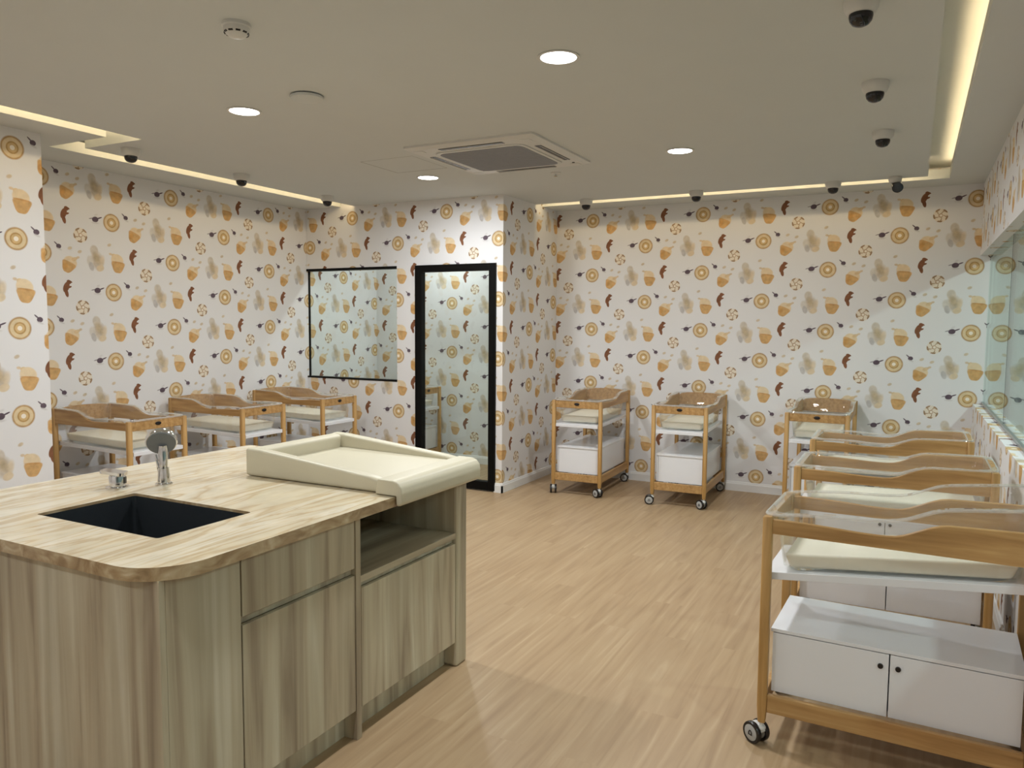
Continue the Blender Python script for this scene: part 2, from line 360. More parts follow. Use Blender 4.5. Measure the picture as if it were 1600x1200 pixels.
# baseboards
def baseboard(bm, x0, y0, x1, y1, nx, ny, t=.014, h=.088):
    prof = [(0, 0), (t, 0), (t, h-.022), (t*.75, h-.016), (t*.55, h-.004), (t*.3, h), (0, h)]
    A = [bm.verts.new((x0+nx*a, y0+ny*a, z)) for a, z in prof]; B = [bm.verts.new((x1+nx*a, y1+ny*a, z)) for a, z in prof]
    n = len(prof); bm.faces.new(A); bm.faces.new(B[::-1])
    for i in range(n): bm.faces.new((A[i], A[(i+1) % n], B[(i+1) % n], B[i]))
def bb(name, *a, label): struct(obj(name, mesh(name, baseboard, *a), 'white_paint'), label, 'baseboard')
bb('baseboard_back', XD, YB, XR, YB, 0, -1, label='white baseboard along the far wall behind the cots')
bb('baseboard_pillar', XD, YD-.014, XD, YB, 1, 0, label='white baseboard along the narrow wall return beside the glass door')
bb('baseboard_partition', -3.37, YD, XD+.014, YD, 0, -1, label='short white baseboard block at the foot of the door jamb')
bb('baseboard_partition_left', XL, YD, -4.235, YD, 0, -1, label='white baseboard left of the glass door')
bb('baseboard_left', XL, YN, XL, YD, 1, 0, label='white baseboard behind the left row of cots')
bb('baseboard_near', XN, YF, XN, YN+.014, 1, 0, label='white baseboard of the projecting wall at left')
bb('baseboard_annex', XL, YB, XD-.1, YB, 0, -1, label='white baseboard seen through the glass door')
bb('baseboard_right', XR, YF, XR, YB, -1, 0, label='white baseboard under the viewing glass')

# window 1 (square pane left of the door), door 1, window 2 (viewing glass on the right)
w1 = struct(obj('window_1', mesh('pane', box, XL+.004, -4.460, YD+.030, YD+.038, .990, 2.078), 'glass'), 'square glass pane with black top and bottom edge beside the door', 'window')
obj('window_rail', mesh('window_rail', box, XL, -4.457, YD-.004, YD+.082, 2.074, 2.097), 'black_metal', w1)
obj('window_rail', mesh('window_rail', box, XL, -4.457, YD-.004, YD+.082, .975, .990), 'black_metal', w1)
obj('window_bead', mesh('window_bead', box, XL, XL+.008, YD+.022, YD+.046, .990, 2.074), 'black_metal', w1)
d1 = struct(obj('door_1', mesh('pane', box, -4.165, -3.42, YD+.006, YD+.014, .085, 2.032), 'glass'), 'clear glass door in a thick black frame', 'door')
obj('door_stile', mesh('door_stile', box, -4.232, -4.160, YD-.022, YD+.050, .012, 2.095, .002), 'black_metal', d1)
obj('door_stile', mesh('door_stile', box, -3.425, -3.357, YD-.022, YD+.050, .012, 2.095, .002), 'black_metal', d1)
obj('door_rail', mesh('door_rail', box, -4.160, -3.425, YD-.022, YD+.050, 2.030, 2.095, .002), 'black_metal', d1)
obj('door_rail', mesh('door_rail', box, -4.160, -3.425, YD-.022, YD+.050, .012, .090, .002), 'black_metal', d1)
w2 = struct(obj('window_2', mesh('channel', box, .515, .545, YF, YB, .925, .945), 'aluminium'), 'long green tinted viewing glass set in the right wall', 'window')
for a, b_ in ((YF, 1.0), (1.0, 3.35), (3.35, 5.68), (5.68, YB)):
    obj('pane', mesh('pane', box, .524, .536, a+.004, b_-.004, .935, 2.125), 'glass_green', w2)
for a in (1.0, 3.35, 5.68):
    obj('joint', mesh('joint', box, .5235, .5365, a-.0035, a+.0035, .945, 2.125), 'dark', w2)
# corridor behind the viewing glass
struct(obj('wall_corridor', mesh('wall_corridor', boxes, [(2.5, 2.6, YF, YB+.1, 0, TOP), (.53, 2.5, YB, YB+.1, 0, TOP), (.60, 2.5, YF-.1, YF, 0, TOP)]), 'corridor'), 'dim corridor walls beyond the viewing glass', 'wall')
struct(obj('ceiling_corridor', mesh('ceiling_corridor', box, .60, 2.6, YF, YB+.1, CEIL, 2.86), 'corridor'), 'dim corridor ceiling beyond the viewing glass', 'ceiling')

# ------------------------------------------------------------------ ceiling fittings
me_trim = mesh('trim_ring', lathe, [(.078, .0), (.092, -.001), (.093, -.004), (.082, -.006), (.078, -.004), (.078, 0)], 40, smooth=True)
me_disc = mesh('diffuser', lathe, [(0, -.003), (.078, -.003), (.078, .0), (0, .0)], 40)
def downlight(x, y, label, power=1., z=CEIL, col=LAMP_COL):
    t = thing('downlight', label, 'ceiling light', (x, y, z), group='recessed round downlights')
    obj('trim_ring', me_trim, 'white_plastic', t); obj('diffuser', me_disc, 'lamp', t)
    ld = bpy.data.lights.new('downlight_lamp', 'AREA'); ld.shape = 'DISK'; ld.size = .15; ld.energy = DOWNLIGHT_W*power; ld.color = col; ld.spread = R(178)
    lo = bpy.data.objects.new('downlight_lamp', ld); COL.objects.link(lo); lo.location = (0, 0, -.010); lo.parent = t
downlight(-1.41, 3.12, 'bright round downlight nearest the camera, top centre')
downlight(-3.30, 3.14, 'bright round downlight at upper left beside the round cover plate')
downlight(-1.42, 5.11, 'bright round downlight right of the air conditioner cassette')
downlight(-3.46, 5.18, 'bright round downlight in front of the partition wall door')
downlight(-1.41, 1.1, 'dimmer round downlight above the camera, right of the pair', .45); downlight(-3.30, 1.1, 'dimmer round downlight above the camera, left of the pair', .35)
downlight(-1.41, -.9, 'dimmer round downlight behind the camera, right of the pair', .6); downlight(-3.30, -.9, 'dimmer round downlight behind the camera, left of the pair', .6)
downlight(-4.5, 6.75, 'round downlight of the side room behind the glass door', .5)
for y, wh in ((1.2, 'near end'), (4.0, 'middle'), (6.3, 'far end')): downlight(1.7, y, 'round corridor downlight beyond the viewing glass, at the %s' % wh, 1.2, col=(.93, .97, 1.0))

# dome cameras
me_base = mesh('camera_base', lathe, [(0, 0), (.060, 0), (.061, -.008), (.058, -.030), (.050, -.046), (.044, -.050), (0, -.050)], 32, smooth=True)
me_dome = mesh('camera_dome', lathe, [(.040, -.048), (.041, -.058), (.037, -.074), (.027, -.086), (.013, -.092), (0, -.0935)], 32, smooth=True)
me_lens = mesh('camera_lens', cyl, (.012, -.022, -.068), (.35, -.6, -.55), .010, .010, .014, 14)
def dome(x, y, label, rz=0):
    t = thing('dome_camera', label, 'security camera', (x, y, CEIL), (0, 0, R(rz)), 'ceiling dome cameras')
    obj('base', me_base, 'white_plastic', t); obj('dome', me_dome, 'dome_black', t); obj('lens', me_lens, 'black_plastic', t)
dome(-.212, 3.06, 'dome camera cut by the top edge at right, nearest the camera')
dome(-.209, 4.10, 'middle dome camera of the right-hand ceiling row')
dome(-.209, 5.13, 'farthest dome camera of the right-hand ceiling row')
dome(-2.743, 6.73, 'dome camera over the leftmost cot at the far wall')
dome(-1.707, 6.69, 'dome camera over the middle cot at the far wall')
dome(-.62, 6.74, 'dome camera over the rightmost cot at the far wall')
dome(-4.803, 5.54, 'dome camera in the corner above the square window')
dome(-4.718, 4.446, 'middle dome camera above the left row of cots')
dome(-4.705, 3.475, 'dome camera beside the zigzag cove slot at upper left')
t = thing('turret_camera', 'small turret camera with slanted black head near the right ceiling corner', 'security camera', (-.174, 6.72, CEIL))
obj('base', mesh('base', lathe, [(0, 0), (.048, 0), (.050, -.010), (.044, -.034), (.034, -.044), (0, -.044)], 28, smooth=True), 'white_plastic', t)
bmq = mesh('camera_head', cyl, (.01, .025, -.055), (.15, -.8, -.45), .038, .040, .065, 24)
obj('camera_head', bmq, 'dome_black', t)
# smoke detector, cover plate, sprinkler
t = thing('smoke_detector', 'white smoke detector with dark vent slits near the top left', 'smoke detector', (-2.377, 2.23, CEIL))
obj('base', mesh('base', lathe, [(0, 0), (.054, 0), (.055, -.012), (.050, -.016), (0, -.016)], 32, smooth=True), 'white_plastic', t)
h = obj('head', mesh('head', lathe, [(.050, -.016), (.050, -.028), (.046, -.034), (.030, -.048), (.016, -.052), (0, -.052)], 32, smooth=True), 'white_plastic', t)
vent = mesh('vent_slit', box, .0405, .0465, -.0085, .0085, -.0385, -.0325)
for k in range(10): obj('vent_slit', vent, 'black_plastic', h, rot=(0, 0, k*2*math.pi/10))
t = thing('ceiling_cover', 'round white cover plate on the ceiling beside the left downlight', 'cover plate', (-2.788, 3.07, CEIL))
obj('plate', mesh('plate', lathe, [(0, -.022), (.070, -.022), (.080, -.018), (.083, -.010), (.082, -.006), (.070, -.006), (0, -.006)], 40, smooth=True), 'ceiling', t)
obj('neck', mesh('neck', cyl, (0, 0, -.007), (0, 0, 1), .066, .066, .007, 32), 'dark', t)  # coloured dark to stand for the shadow between plate and ceiling
t = thing('sprinkler', 'small round sprinkler rosette behind the air conditioner', 'sprinkler', (-2.47, 5.44, CEIL))
obj('rosette', mesh('rosette', lathe, [(0, 0), (.040, 0), (.038, -.005), (.016, -.010), (0, -.010)], 28, smooth=True), 'white_plastic', t)
obj('deflector', mesh('deflector', lathe, [(0, -.010), (.006, -.010), (.006, -.022), (.014, -.024), (.014, -.027), (0, -.027)], 20, smooth=True), 'chrome', t)
# access hatch: its shadow gap is painted as thin dark strips
t = thing('access_hatch', 'flush square ceiling hatch left of the air conditioner', 'hatch', (-3.345, 4.70, CEIL))
obj('panel', mesh('panel', box, -.2225, .2225, -.2225, .2225, -.0005, 0), 'ceiling', t)
for a in ((-.2275, -.2225, -.2225, .2275), (.2225, .2235, -.2235, .2225), (-.2225, .2225, .2225, .2275), (-.2225, .2225, -.2235, -.2225)):
    obj('gap', mesh('gap', box, a[0], a[1], a[2], a[3], -.0007, 0), 'shadow_line', t)
# air conditioner cassette
AC = thing('air_conditioner', 'square four-way ceiling cassette air conditioner with grey grille', 'air conditioner', (-2.55, 4.70, CEIL))
def rrect(x0, x1, y0, y1, r, n=6):
    pts = []
    for cx, cy, a0 in ((x1-r, y1-r, 0), (x0+r, y1-r, 90), (x0+r, y0+r, 180), (x1-r, y0+r, 270)):
        for k in range(n+1):
            a = R(a0+90*k/n); pts.append((cx+r*math.cos(a), cy+r*math.sin(a)))
    return pts
def acpanel(bm):
    prism(bm, rrect(-.475, .475, -.475, .475, .02), -.012, 0)
    lo = rrect(-.445, .445, -.445, .445, .05); hi = rrect(-.475, .475, -.475, .475, .03)
    A = [bm.verts.new((x, y, -.012)) for x, y in hi]; B = [bm.verts.new((x, y, -.026)) for x, y in lo]
    n = len(A)
    for i in range(n): bm.faces.new((A[i], A[(i+1) % n], B[(i+1) % n], B[i]))
    bm.faces.new(B)
obj('panel', mesh('panel', acpanel), 'white_plastic', AC)
gr = obj('intake_frame', mesh('intake_frame', lambda bm: prism(bm, rrect(-.335, .335, -.335, .335, .07), -.032, -.020)), 'white_plastic', AC)
obj('intake_grille', mesh('intake_grille', lambda bm: prism(bm, rrect(-.310, .310, -.310, .310, .06), -.0345, -.030)), 'grille', gr)
slat = mesh('grille_slat', box, -.298, .298, -.0025, .0025, -.0360, -.0340)
for k in range(19): obj('grille_slat', slat, 'grille', gr, loc=(0, -.288+k*.032, 0))
slot = mesh('outlet_slot', box, -.235, .235, -.022, .022, -.0275, -.0255)
def flap_mesh(bm):
    box(bm, -.230, .230, -.006, .006, -.002, .001, bev=.0005)
    bmesh.ops.transform(bm, matrix=Matrix.Rotation(R(16), 4, 'X'), verts=bm.verts[:])
flap = mesh('louvre', flap_mesh)
for k in range(4):
    a = k*math.pi/2
    s = obj('outlet_slot', slot, 'black_plastic', AC, loc=(.395*math.sin(a), -.395*math.cos(a), 0), rot=(0, 0, a))
    obj('louvre', flap, 'grey_plastic', s, loc=(0, -.014, -.0285))
corner = mesh('corner_cap', lambda bm: prism(bm, rrect(-.035, .035, -.035, .035, .015, 4), -.0285, -.024))
for sx in (-1, 1):
    for sy in (-1, 1): obj('corner_cap', corner, 'white_plastic', AC, loc=(sx*.392, sy*.392, 0))
obj('receiver_window', mesh('receiver_window', cyl, (.40, .33, -.030), (0, 0, 1), .010, .010, .005, 12), 'black_plastic', AC)

# ------------------------------------------------------------------ washing island
IX0, IX1, IY0, IY1, SZ = -3.14, -1.72, 1.305, 2.975, .89
def stone_top(bm):
    r = .17; n = 10; pts = []
    for cx, cy, a0, rr in ((IX1-.02, IY1-.02, 0, .02), (IX0+.02, IY1-.02, 90, .02), (IX0+r, IY0+r, 180, r), (IX1-r, IY0+r, 270, r)):
        for k in range(n+1):
            a = R(a0+90*k/n); pts.append((cx+rr*math.cos(a), cy+rr*math.sin(a)))
    hole = rrect(-2.628, -2.012, 1.537, 1.913, .012, 4)
    def loop(p, z): return [bm.verts.new((x, y, z)) for x, y in p]
    for z in (SZ, SZ-.038):
        o = loop(pts, z); h_ = loop(hole, z); es = []
        for L in (o, h_):
            for i in range(len(L)): es.append(bm.edges.new((L[i], L[(i+1) % len(L)])))
        bmesh.ops.triangle_fill(bm, use_beauty=True, use_dissolve=False, edges=es)
        if z == SZ: to, th = o, h_
        else: bo, bh = o, h_
    for a, b_ in ((to, bo), (th, bh)):
        for i in range(len(a)): bm.faces.new((a[i], a[(i+1) % len(a)], b_[(i+1) % len(a)], b_[i]))
IS = thing('washing_island', 'pale oak washing island with beige marble worktop and open niche', 'counter', (0, 0, 0))
me = mesh('worktop', stone_top); me.materials.append(M['stone']); me.materials.append(M['stone_edge'])
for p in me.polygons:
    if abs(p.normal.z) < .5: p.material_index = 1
obj('worktop', me, None, IS)
CX, CZ = -1.77, .852   # cabinet right face and carcass top
LX, NY, FY = -3.09, 1.35, 2.96
def part(name, mat, *b_, bev=.0015, parent=IS, label=None):
    o = obj(name, mesh(name, box, *b_, bev=bev), mat, parent)
    if label: o['label'] = label
    return o
part('end_panel', 'cabinet', LX, CX, NY, NY+.02, 0, CZ)
part('front_panel', 'cabinet', CX-.02, CX, NY+.0205, 1.632, 0, CZ)
part('back_panel', 'cabinet', LX, LX+.02, NY+.0205, FY-.07, 0, CZ)
part('end_panel', 'cabinet', LX+.021, CX+.004, 2.868, FY, 0, CZ, bev=.012)
part('divider_panel', 'cabinet', -2.40, CX+.002, 2.172, 2.200, 0, CZ)
part('inner_back', 'cabinet', -2.40, -2.38, 2.2005, 2.8675, .10, CZ)
part('inner_panel', 'cabinet', -2.40, CX-.03, 1.637, 1.655, .10, .65)
part('niche_shelf', 'cabinet_flat', -2.38, CX, 2.2005, 2.8675, .592, .618)
part('niche_top', 'cabinet_flat', -2.38, CX-.01, 2.2005, 2.8675, .838, CZ-.001)
part('drawer_front', 'cabinet', CX-.018, CX, 1.638, 2.168, .655, .848)
part('finger_groove', 'cabinet', CX-.036, CX-.020, 1.637, 2.1715, .6285, .6545, bev=0)
part('door', 'cabinet', CX-.018, CX, 1.638, 2.168, .116, .628)
part('finger_groove', 'cabinet', CX-.036, CX-.020, 2.2005, 2.8675, .5705, .5915, bev=0)
part('door', 'cabinet', CX-.018, CX, 2.204, 2.864, .116, .570)
part('plinth', 'cabinet', CX-.075, CX-.06, NY+.021, 2.1715, 0, .112, bev=0)
part('plinth', 'cabinet', CX-.075, CX-.06, 2.2005, 2.8675, 0, .112, bev=0)
# sink
def sinkbowl(bm):
    def ring(x0, x1, y0, y1, r, z): return [bm.verts.new((x, y, z)) for x, y in rrect(x0, x1, y0, y1, r, 5)]
    a = ring(-2.6272, -2.0128, 1.5378, 1.9122, .0115, SZ-.012); b_ = ring(-2.625, -2.015, 1.540, 1.910, .012, SZ-.009)
    c = ring(-2.617, -2.023, 1.548, 1.902, .018, .672); d = ring(-2.597, -2.043, 1.568, 1.882, .025, .655)
    for p, q in ((a, b_), (b_, c), (c, d)):
        for i in range(len(p)): bm.faces.new((p[i], p[(i+1) % len(p)], q[(i+1) % len(p)], q[i]))
    bm.faces.new(d)
snk = thing('sink', 'dark rectangular undermount steel sink in the island worktop', 'sink', (0, 0, 0))
me = mesh('bowl', sinkbowl)
bowl = obj('bowl', me, 'sink', snk)
sm = bowl.modifiers.new('thickness', 'SOLIDIFY'); sm.thickness = .0015; sm.offset = -1
obj('drain', mesh('drain', lathe, [(0, .004), (.02, .003), (.034, .002), (.040, .0), (.040, -.004), (0, -.004)], 28, smooth=True), 'chrome', snk, loc=(-2.32, 1.725, .660))
# mixer knob and hand shower
t = thing('mixer_knob', 'small chrome mixer tap knob with flat lever on the worktop', 'tap', (-2.775, 1.945, SZ), (0, 0, R(28)))
obj('flange', mesh('flange', lathe, [(0, 0), (.034, 0), (.034, .004), (.026, .007), (0, .007)], 28, smooth=True), 'chrome', t)
obj('body', mesh('body', lathe, [(.024, .006), (.024, .036), (.022, .040), (0, .040)], 28, smooth=True), 'chrome', t)
obj('lever', mesh('lever', lambda bm: bmesh.ops.transform(bm, matrix=Matrix.Translation((0, 0, .045)) @ Matrix.Rotation(R(8), 4, 'Y'), verts=list(prism(bm, rrect(-.046, .026, -.024, .024, .012, 4), -.003, .006)))), 'chrome', t)
obj('gap', mesh('gap', box, .012, .026, -.006, .006, .014, .034), 'black_plastic', t)
t.scale = (1.28, 1.28, 1.28)
t = thing('hand_shower', 'chrome hand shower with round grey head standing behind the sink', 'shower', (-2.668, 2.075, SZ))
obj('flange', mesh('flange', lathe, [(0, 0), (.033, 0), (.033, .005), (.027, .009), (0, .009)], 28, smooth=True), 'chrome', t)
def body(bm):
    segs = [((0, 0, .006), .0205), ((0, 0, .045), .018), ((-.001, .001, .075), .0155)]
    lathe(bm, [(0, .006), (.0255, .006), (.0235, .040), (.0205, .066), (.0205, .070), (0, .070)], 24)
obj('holder', mesh('holder', body, smooth=True), 'chrome', t)
nrm = Vector((.62, -.54, -.50)).normalized()
def tube(bm, path, rads, seg=16):
    rings = []
    for i, (p, r) in enumerate(zip(path, rads)):
        d = (Vector(path[min(i+1, len(path)-1)])-Vector(path[max(i-1, 0)])).normalized()
        q = Vector((0, 0, 1)).rotation_difference(d)
        rings.append([bm.verts.new(Vector(p)+q @ Vector((r*math.cos(2*math.pi*k/seg), r*math.sin(2*math.pi*k/seg), 0))) for k in range(seg)])
    for a, b_ in zip(rings, rings[1:]):
        for k in range(seg): bm.faces.new((a[k], a[(k+1) % seg], b_[(k+1) % seg], b_[k]))
    bm.faces.new(rings[0][::-1]); bm.faces.new(rings[-1])
obj('handle', mesh('handle', tube, [(0, 0, .050), (.0, 0, .080), (-.004, .003, .115), (-.008, .006, .142), (-.006, .004, .160)], [.0155, .0165, .0175, .019, .017], smooth=True), 'chrome', t)
obj('lever', mesh('lever', tube, [(-.026, -.014, .122), (-.021, -.014, .100), (-.017, -.012, .070), (-.016, -.010, .048)], [.0045, .005, .0055, .005], 10, smooth=True), 'chrome', t)
qm = Matrix.Translation((-.014, .004, .174)) @ Vector((0, 0, 1)).rotation_difference(nrm).to_matrix().to_4x4()
hd = obj('shower_head', mesh('shower_head', lathe, [(0, -.030), (.030, -.029), (.052, -.022), (.060, -.012), (.0605, .004), (.057, .010), (0, .010)], 36, qm, smooth=True), 'chrome', t)
obj('spray_face', mesh('spray_face', lathe, [(.0555, .0095), (.0545, .013), (.045, .0145), (0, .0145)], 36, qm, smooth=True), 'spray_face', hd)

# changing mat on the island
MT = thing('changing_mat', 'cream padded baby changing mat with raised sides on the island', 'changing mat', (0, 0, 0))
def cushion(bm, pts, y0, y1, bev):
    """side profile (x,z) extruded along y with soft edges"""
    a = [bm.verts.new((x, y0, z)) for x, z in pts]; b_ = [bm.verts.new((x, y1, z)) for x, z in pts]; n = len(pts)
    bm.faces.new(a); bm.faces.new(b_[::-1])
    for i in range(n): bm.faces.new((a[i], a[(i+1) % n], b_[(i+1) % n], b_[i]))
    bmesh.ops.recalc_face_normals(bm, faces=bm.faces)
    bmesh.ops.bevel(bm, geom=list(bm.edges), offset=bev, segments=4, affect='EDGES', profile=.6)
def mat_part(name, pts, y0, y1, bev): return obj(name, mesh(name, cushion, pts, y0, y1, bev, smooth=True), 'leather', MT)
P0, P1 = 2.365, 2.965
zb = SZ+.002
mat_part('mat_cushion', [(-2.46, zb), (-1.795, zb), (-1.795, .935), (-2.46, .945)], P0+.045, P1-.045, .008)
mat_part('back_bolster', [(-2.520, zb), (-2.462, zb), (-2.455, 1.0), (-2.512, 1.010)], P0+.002, P1-.002, .016)
for y0, y1 in ((P0, P0+.052), (P1-.052, P1)):
    mat_part('side_bolster', [(-2.520, zb), (-1.805, zb), (-1.805, .943), (-1.86, .953), (-2.44, 1.008), (-2.520, 1.010)], y0, y1, .015)
mat_part('front_roll', [(-1.812, .8925), (-1.714, .8925), (-1.713, .857), (-1.700, .854), (-1.689, .866), (-1.686, .905), (-1.691, .928), (-1.706, .945), (-1.728, .952), (-1.80, .953)], P0-.022, P1-.022, .008)

# ------------------------------------------------------------------ cots
CL, CW = .86, .48
def sstep(a, b_, x):
    t_ = min(1, max(0, (x-a)/(b_-a))); return t_*t_*(3-2*t_)
def panel_top(x): return .853 - .010*math.exp(-((x+.06)/.16)**2) + .052*sstep(-.02, .16, x) + .004*sstep(.16, .4, x)
TILT = .104
def tray_top(x): return .650+TILT*(x+.40)
def rim_z(x): return .868+TILT*(x+.41) - .012*math.exp(-((x+.03)/.13)**2) + .030*sstep(.0, .15, x)
def side_panel(bm):
    n = 30; x0, x1, t_ = -.395, .395, .018
    A = []
    for i in range(n+1):
        x = x0+(x1-x0)*i/n
        A.append([bm.verts.new((x, y, z)) for y, z in ((-t_/2, .80), (t_/2, .80), (t_/2, panel_top(x)-.003), (t_/2-.004, panel_top(x)), (-t_/2+.004, panel_top(x)), (-t_/2, panel_top(x)-.003))])
    for a, b_ in zip(A, A[1:]):
        for k in range(6): bm.faces.new((a[k], a[(k+1) % 6], b_[(k+1) % 6], b_[k]))
    bm.faces.new(A[0][::-1]); bm.faces.new(A[-1])
def head_panel(bm):
    prs = [(-.205, .80), (.205, .80), (.205, .890), (.185, .905), (.12, .915), (0, .918), (-.12, .915), (-.185, .905), (-.205, .890)]
    a = [bm.verts.new((-.009, y, z)) for y, z in prs]; b_ = [bm.verts.new((.009, y, z)) for y, z in prs]; n = len(prs)
    bm.faces.new(a[::-1]); bm.faces.new(b_)
    for i in range(n): bm.faces.new((a[i], a[(i+1) % n], b_[(i+1) % n], b_[i]))
def foot_panel(bm): box(bm, -.009, .009, -.205, .205, .795, .858, bev=.004)
def oval(bm):
    lathe(bm, [(0, 0), (1, 0), (1, .004), (.8, .005), (0, .005)], 24)
    for v in bm.verts: v.co = Vector((-v.co.z, v.co.x*.024, v.co.y*.0125))
def post(bm, top):
    s = .0175
    def ring(sc, z): return [bm.verts.new((x*sc, y*sc, z)) for x, y in rrect(-s, s, -s, s, .009, 3)]
    rs = [ring(.72, .088), ring(.78, .095), ring(1, .150), ring(1, top-.006), ring(.8, top)]
    for a, b_ in zip(rs, rs[1:]):
        for i in range(len(a)): bm.faces.new((a[i], a[(i+1) % len(a)], b_[(i+1) % len(a)], b_[i]))
    bm.faces.new(rs[0][::-1]); bm.faces.new(rs[-1])
def tilted_slab(bm, x0, x1, y0, y1, lo, hi, bev):
    vs = box(bm, x0, x1, y0, y1, lo, hi, bev=bev)
    for v in bm.verts: v.co.z += TILT*(v.co.x+.40)
def tub(bm):
    def ring(hx, hy, r, zf): return [bm.verts.new((x, y, zf(x))) for x, y in dense(rrect(-hx, hx, -hy, hy, r, 6))]
    def dense(p):
        o = []
        for i in range(len(p)):
            a, b_ = p[i], p[(i+1) % len(p)]; L = math.hypot(b_[0]-a[0], b_[1]-a[1]); n = max(1, int(L/.035))
            for k in range(n): o.append((a[0]+(b_[0]-a[0])*k/n, a[1]+(b_[1]-a[1])*k/n))
        return o
    # same vertex count for every ring: resample the outline by angle-free scaling of one base loop
    base = dense(rrect(-.422, .422, -.226, .226, .055, 6))
    def lv(hx, hy, zf): return [bm.verts.new((x/.422*hx, y/.226*hy, zf(x/.422*hx))) for x, y in base]
    th = .0035
    bot = lambda x: tray_top(x)+.003
    botl = lambda x: tray_top(x)+.016
    outer = [lv(.352, .170, bot), lv(.368, .184, botl), lv(.380, .191, lambda x: .75+TILT*(x+.4)), lv(.394, .199, lambda x: rim_z(x)-.014), lv(.398, .204, lambda x: rim_z(x)-.004), lv(.420, .224, lambda x: rim_z(x)-.002), lv(.424, .228, lambda x: rim_z(x)-.008)]
    inner = [lv(.427, .231, lambda x: rim_z(x)-.006), lv(.422, .226, lambda x: rim_z(x)+.003), lv(.395, .201, lambda x: rim_z(x)+.002), lv(.390, .195, lambda x: rim_z(x)-.012), lv(.376, .187, lambda x: .753+TILT*(x+.4)), lv(.364, .180, lambda x: botl(x)+.002), lv(.349, .167, lambda x: bot(x)+.0035)]
    rs = outer+inner
    for a, b_ in zip(rs, rs[1:]):
        for i in range(len(a)): bm.faces.new((a[i], a[(i+1) % len(a)], b_[(i+1) % len(a)], b_[i]))
    bm.faces.new(rs[0][::-1]); bm.faces.new(rs[-1])
def rim_bead(bm):
    base = rrect(-.4255, .4255, -.2295, .2295, .055, 6); pts = []
    for i in range(len(base)):
        a, b_ = base[i], base[(i+1) % len(base)]; n = max(1, int(math.hypot(b_[0]-a[0], b_[1]-a[1])/.035))
        for k in range(n): pts.append(Vector((a[0]+(b_[0]-a[0])*k/n, a[1]+(b_[1]-a[1])*k/n, 0)))
    for p in pts: p.z = rim_z(p.x)-.001
    rings = []; N_ = len(pts)
    for i, p in enumerate(pts):
        d = (pts[(i+1) % N_]-pts[i-1]); d.z = 0; d.normalize(); nrm_ = Vector((d.y, -d.x, 0))
        rings.append([bm.verts.new(p+nrm_*(.0055*math.cos(R(60*k)))+Vector((0, 0, .0055*math.sin(R(60*k))))) for k in range(6)])
    for i in range(N_):
        a, b_ = rings[i], rings[(i+1) % N_]
        for k in range(6): bm.faces.new((a[k], a[(k+1) % 6], b_[(k+1) % 6], b_[k]))
def mattress_mesh(bm):
    box(bm, -.362, .362, -.176, .176, 0, .055, bev=.012, seg=3)
    for v in bm.verts:
        f = 1-.06*max(0, (.055-v.co.z)/.055)
        v.co.x *= f; v.co.y *= f
        v.co.z += .659+TILT*(v.co.x+.40)
def cot_box(bm):
    t_ = .014
    boxes(bm, [(-.388, .388, .196-t_, .196, .200, .425), (-.388, -.388+t_, -.180, .196-t_, .200, .425), (.388-t_, .388, -.180, .196-t_, .200, .425), (-.388+t_, .388-t_, -.180, .196-t_, .200, .214)])
def heart(bm):
    # small D-shaped maker's mark on the caster cap, drawn as a ring
    o = [(-.009, -.009), (.009, -.009), (.0085, .001), (.005, .008), (0, .0105), (-.005, .008), (-.0085, .001)]
    i_ = [(-.005, -.006), (.005, -.006), (.0048, .000), (.003, .0045), (0, .0062), (-.003, .0045), (-.0048, .000)]
    n = len(o)
    for z in (0,):
        A = [bm.verts.new((0, x, y)) for x, y in o]; B = [bm.verts.new((0, x, y)) for x, y in i_]
        A2 = [bm.verts.new((-.0012, x, y)) for x, y in o]; B2 = [bm.verts.new((-.0012, x, y)) for x, y in i_]
        for k in range(n):
            j = (k+1) % n
            bm.faces.new((A[k], A[j], B[j], B[k])); bm.faces.new((A2[k], B2[k], B2[j], A2[j])); bm.faces.new((A[k], A2[k], A2[j], A[j])); bm.faces.new((B[k], B[j], B2[j], B2[k]))
def fork(bm):
    cyl(bm, (0, 0, .070), (0, 0, 1), .008, .008, .026, 14)
    lathe(bm, [(0, .074), (.012, .074), (.0155, .068), (.0155, .062), (0, .062)], 16)
    # hood over the twin wheels, trailing along -y
    pts = []
    for k in range(9):
        a = R(20+150*k/8); pts.append((-.024+.036*math.cos(a), .040+.036*math.sin(a)))
    pts += [(-.040, .040), (-.005, .036)]
    lo = [bm.verts.new((-.011, y, z)) for y, z in pts]; hi = [bm.verts.new((.011, y, z)) for y, z in pts]; n = len(pts)
    bm.faces.new(lo); bm.faces.new(hi[::-1])
    for i in range(n): bm.faces.new((lo[i], lo[(i+1) % n], hi[(i+1) % n], hi[i]))
def tyre(bm):
    vs = lathe(bm, [(.030, -.009), (.038, -.009), (.040, -.006), (.040, .006), (.038, .009), (.030, .009), (.030, -.009)], 28)
    bmesh.ops.transform(bm, matrix=Matrix.Rotation(R(90), 4, 'Y'), verts=vs)
def hub(bm):
    vs = lathe(bm, [(0, -.0085), (.026, -.0095), (.0305, -.0075), (.0305, .0075), (.026, .0095), (0, .0085)], 28)
    bmesh.ops.transform(bm, matrix=Matrix.Rotation(R(90), 4, 'Y'), verts=vs)
def tilt_set(k):
    global TILT
    TILT = k
    return dict(tray=mesh('tray', tilted_slab, -.425, .412, -.200, .200, .622, .650, .002), tub=mesh('basin', tub, smooth=True), rim=mesh('basin_rim', rim_bead, smooth=True), mattress=mesh('mattress', mattress_mesh, smooth=True))
TILTED, LEVEL = tilt_set(.104), tilt_set(.018)
